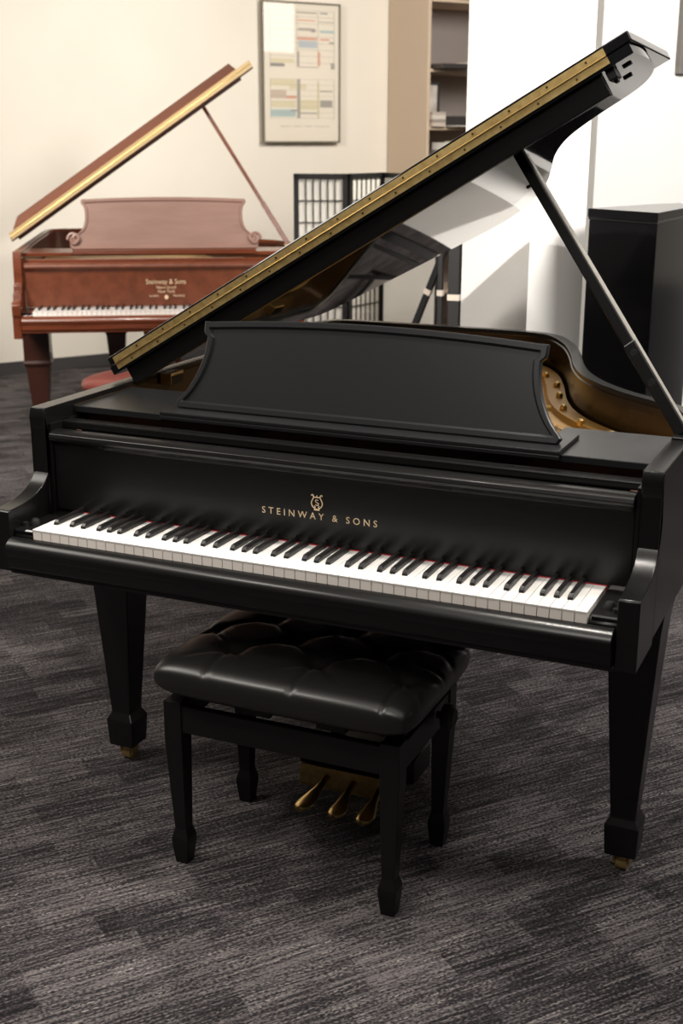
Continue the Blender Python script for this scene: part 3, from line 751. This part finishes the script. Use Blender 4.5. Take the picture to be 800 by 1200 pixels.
on_shelf('photo_frame', 'dark picture frame standing on the middle bookcase shelf', 'picture frame', .04, .40, 1.6125, pf)
for i, (c, hh) in enumerate((((.55, .47, .40), .028), ((.32, .27, .24), .022), ((.62, .56, .50), .030), ((.45, .38, .33), .020))):
    single('booklet', ['tan booklet at the bottom of the small pile by the dark photo frame', 'brown booklet second from the bottom of the small pile', 'pale thick booklet third in the small pile', 'brown booklet on top of the small pile by the photo frame'][i], 'booklet', .035, .47, 1.6125 + (0, .0285, .051, .0815)[i], .115, .06, hh, mat('booklet', c, .6), 'booklets piled on the middle shelf')
single('binder', 'black flat binder at the back of the middle bookcase shelf', 'binder', .19, .25, 1.6125, .40, .22, .075, M_DKB)
single('paper_stack', 'loose white papers spread on the middle bookcase shelf', 'papers', .17, .48, 1.6125, .36, .15, .008, mat('paper_grey', (.62, .58, .55), .6))
bx_ = .055
for i, (w, h, c, lab) in enumerate(((.022, .25, (.16, .14, .13), 'dark grey book, leftmost upright on the lower shelf'), (.018, .30, (.70, .68, .64), 'white book beside the black one, lower bookcase shelf'), (.034, .27, (.015, .015, .016), 'black book between two white books, lower bookcase shelf'), (.020, .30, (.72, .70, .66), 'white book right of the black one, lower bookcase shelf'),
        (.030, .30, (.34, .38, .26), 'thick olive green book upright on the lower shelf'), (.022, .31, (.55, .57, .40), 'pale green book upright on the lower shelf'), (.026, .30, (.74, .70, .58), 'cream book near the right of the lower shelf'), (.024, .27, (.10, .09, .08), 'short dark book, rightmost in the lower shelf row'))):
    single('book', lab, 'book', bx_, .46, 1.2005, w, .18, h, mat('book_cover', c, .6), 'books upright on the lower shelf'); bx_ += w + .0025

# shoji folding screen
def shoji():
    root = empty('folding_screen', (0, 0, 0)); tag(root, 'black lattice folding screen with white paper panels behind the brown piano', 'screen')
    pts = [Vector(SH[0]), Vector(SH[1]), Vector(SH[2]), Vector(SH[3])]
    root.location = (pts[1].x, pts[1].y, 0); O = Vector((pts[1].x, pts[1].y, 0)); HS = 1.335
    for k in range(3):
        a, b_ = pts[k] - O, pts[k + 1] - O; a.z = b_.z = 0; d = (b_ - a); l = d.length; d.normalize(); n = Vector((-d.y, d.x, 0))
        def q(s, t, z): v = a + d * s + n * t; return (v.x, v.y, z)
        def pb2(bm, s0, s1, t0, t1, z0, z1): loft(bm, [[q(s, t, z) for s, t in ((s0, t0), (s1, t0), (s1, t1), (s0, t1))] for z in (z0, z1)])
        bm = NB(); g = .004
        pb2(bm, g, g + .030, -.010, .010, 0, HS); pb2(bm, l - g - .030, l - g, -.010, .010, 0, HS); pb2(bm, g, l - g, -.010, .010, HS - .030, HS); pb2(bm, g, l - g, -.010, .010, .05, .09)
        fr = obj('panel_frame', bm, SHOJI_FR, root)
        bm = NB(); pb2(bm, .033, l - .033, *((.001, .003) if k < 2 else (-.009, -.007)), .09, HS - .03); obj('paper', bm, SHOJI_PAPER, fr)
        bm = NB()
        for i in range(1, 6): s = .034 + (l - .068) * i / 6; pb2(bm, s - .003, s + .003, -.006, .001, .09, HS - .03)
        for z in [HS - .03 - .125 * j for j in range(1, 10)]: pb2(bm, .034, l - .034, -.0055, .001, z - .003, z + .003)
        obj('lattice', bm, SHOJI_FR, fr)
SH = [(-2.325, 4.815, 0), (-2.027, 4.947, 0), (-1.95, 5.30, 0), (-1.43, 4.90, 0)]
shoji()

# folded black tripod stand left of the column
def stand():
    root = empty('tripod_stand', (-.64, 2.80, 0)); tag(root, 'folded black tripod stand leaning beside the white column', 'stand')
    O = Vector((-.64, 2.80, 0))
    for i, (a, b_, w) in enumerate(STAND):
        bm = NB(); bar(bm, Vector(a) - O, Vector(b_) - O, w, w, (0, 1, 0)); lg = obj('leg', bm, SHOJI_FR, root, bevel=.002)
        A, B = Vector(a) - O, Vector(b_) - O
        q = A.lerp(B, .31); d = (B - A).normalized()
        bm = NB(); bar(bm, q - d * .012, q + d * .012, w + .004, w + .004, (0, 1, 0)); c = obj('clamp_band', bm, M_CREAMB, lg)
STAND = [((-.577, 2.823, 1.35), (-1.176, 3.035, .0), .026), ((-.70, 2.86, 1.35), (-.69, 2.84, 0), .020), ((-.60, 2.75, 1.35), (-.585, 2.73, 0), .046)]
stand()

# ------------------------------------------------------------------ lights
def area(name, loc, target, energy, size, color=(1, .90, .78), spread=180):
    l = bpy.data.lights.new(name, 'AREA'); l.shape = 'DISK'; l.size = size; l.energy = energy; l.color = color; l.spread = R(spread)
    o = bpy.data.objects.new(name, l); COL.objects.link(o); o.location = loc
    o.rotation_euler = (Vector(target) - Vector(loc)).to_track_quat('-Z', 'Y').to_euler(); return o
def spot(name, loc, target, energy, cone, blend=.5, rad=.06, color=(1, .90, .78)):
    l = bpy.data.lights.new(name, 'SPOT'); l.energy = energy; l.spot_size = R(cone); l.spot_blend = blend; l.shadow_soft_size = rad; l.color = color
    o = bpy.data.objects.new(name, l); COL.objects.link(o); o.location = loc
    o.rotation_euler = (Vector(target) - Vector(loc)).to_track_quat('-Z', 'Y').to_euler(); return o
WARM = (1, .94, .86)
spot('ceiling_spot_over_piano', (.15, .22, 2.95), (.05, .25, .7), 150, 110, .6, .10, WARM)
spot('ceiling_spot_front', (-.85, -2.6, 2.8), (-.15, 2.1, 1.85), 900, 27, .35, .05, (1, .95, .89))
area('fill_area_right', (2.3, 1.1, 2.95), (.25, 3.0, 1.7), 120, 1.0, (1, .96, .91), 150)  # added soft wash, not a known fixture; brightens column and partition
area('fill_area_left', (-2.6, -.6, 3.1), (-.2, 2.0, 1.2), 50, 1.6, WARM, 150)  # added fill from the left; lifts the lid's shadow on the column
area('ceiling_panel_wall', rp(-2.2, 3.2, 2.95), rp(-1.1, 0, 1.2), 95, 1.0, WARM, 150)
area('ceiling_panel_far', rp(2.3, 3.4, 2.95), rp(2.4, 0, 1.3), 72, 1.0, WARM, 150)
spot('ceiling_spot_brown_piano', (-1.9, 1.6, 2.95), (-2.4, 3.3, .8), 100, 60, .7, .10, WARM)
spot('ceiling_spot_carpet', (-1.3, -1.4, 2.95), (-1.0, -1.1, 0), 125, 85, .8, .10, WARM)
area('fill_area_front', (.1, -2.3, 2.95), (0, -.6, .4), 24, .9, (1, .95, .88))  # added front fill, brightens the key fronts and bench
area('ceiling_panel_room', rp(-1.5, 7.5, 2.98), rp(-1.5, 7.5, 0), 34, 3.2, (1, .95, .88))

w = bpy.data.worlds.new('world'); bpy.context.scene.world = w; w.use_nodes = True
w.node_tree.nodes['Background'].inputs[0].default_value = (1, .95, .9, 1); w.node_tree.nodes['Background'].inputs[1].default_value = .15

# ------------------------------------------------------------------ camera
cd = bpy.data.cameras.new('camera'); cam = bpy.data.objects.new('camera', cd); COL.objects.link(cam)
r, u, f = cam_axes()
cam.matrix_world = Matrix(((r.x, u.x, -f.x, CAMLOC.x), (r.y, u.y, -f.y, CAMLOC.y), (r.z, u.z, -f.z, CAMLOC.z), (0, 0, 0, 1)))
cd.sensor_fit = 'VERTICAL'; cd.sensor_height = 36; cd.lens = FPX * 36 / 1200; cd.clip_start = .05
cd.dof.use_dof = True; cd.dof.focus_distance = 2.75; cd.dof.aperture_fstop = 5.6
sc = bpy.context.scene; sc.camera = cam
sc.view_settings.view_transform = 'Standard'; sc.view_settings.look = 'None'; sc.view_settings.exposure = 0; sc.view_settings.gamma = 1; sc.view_settings.use_curve_mapping = False
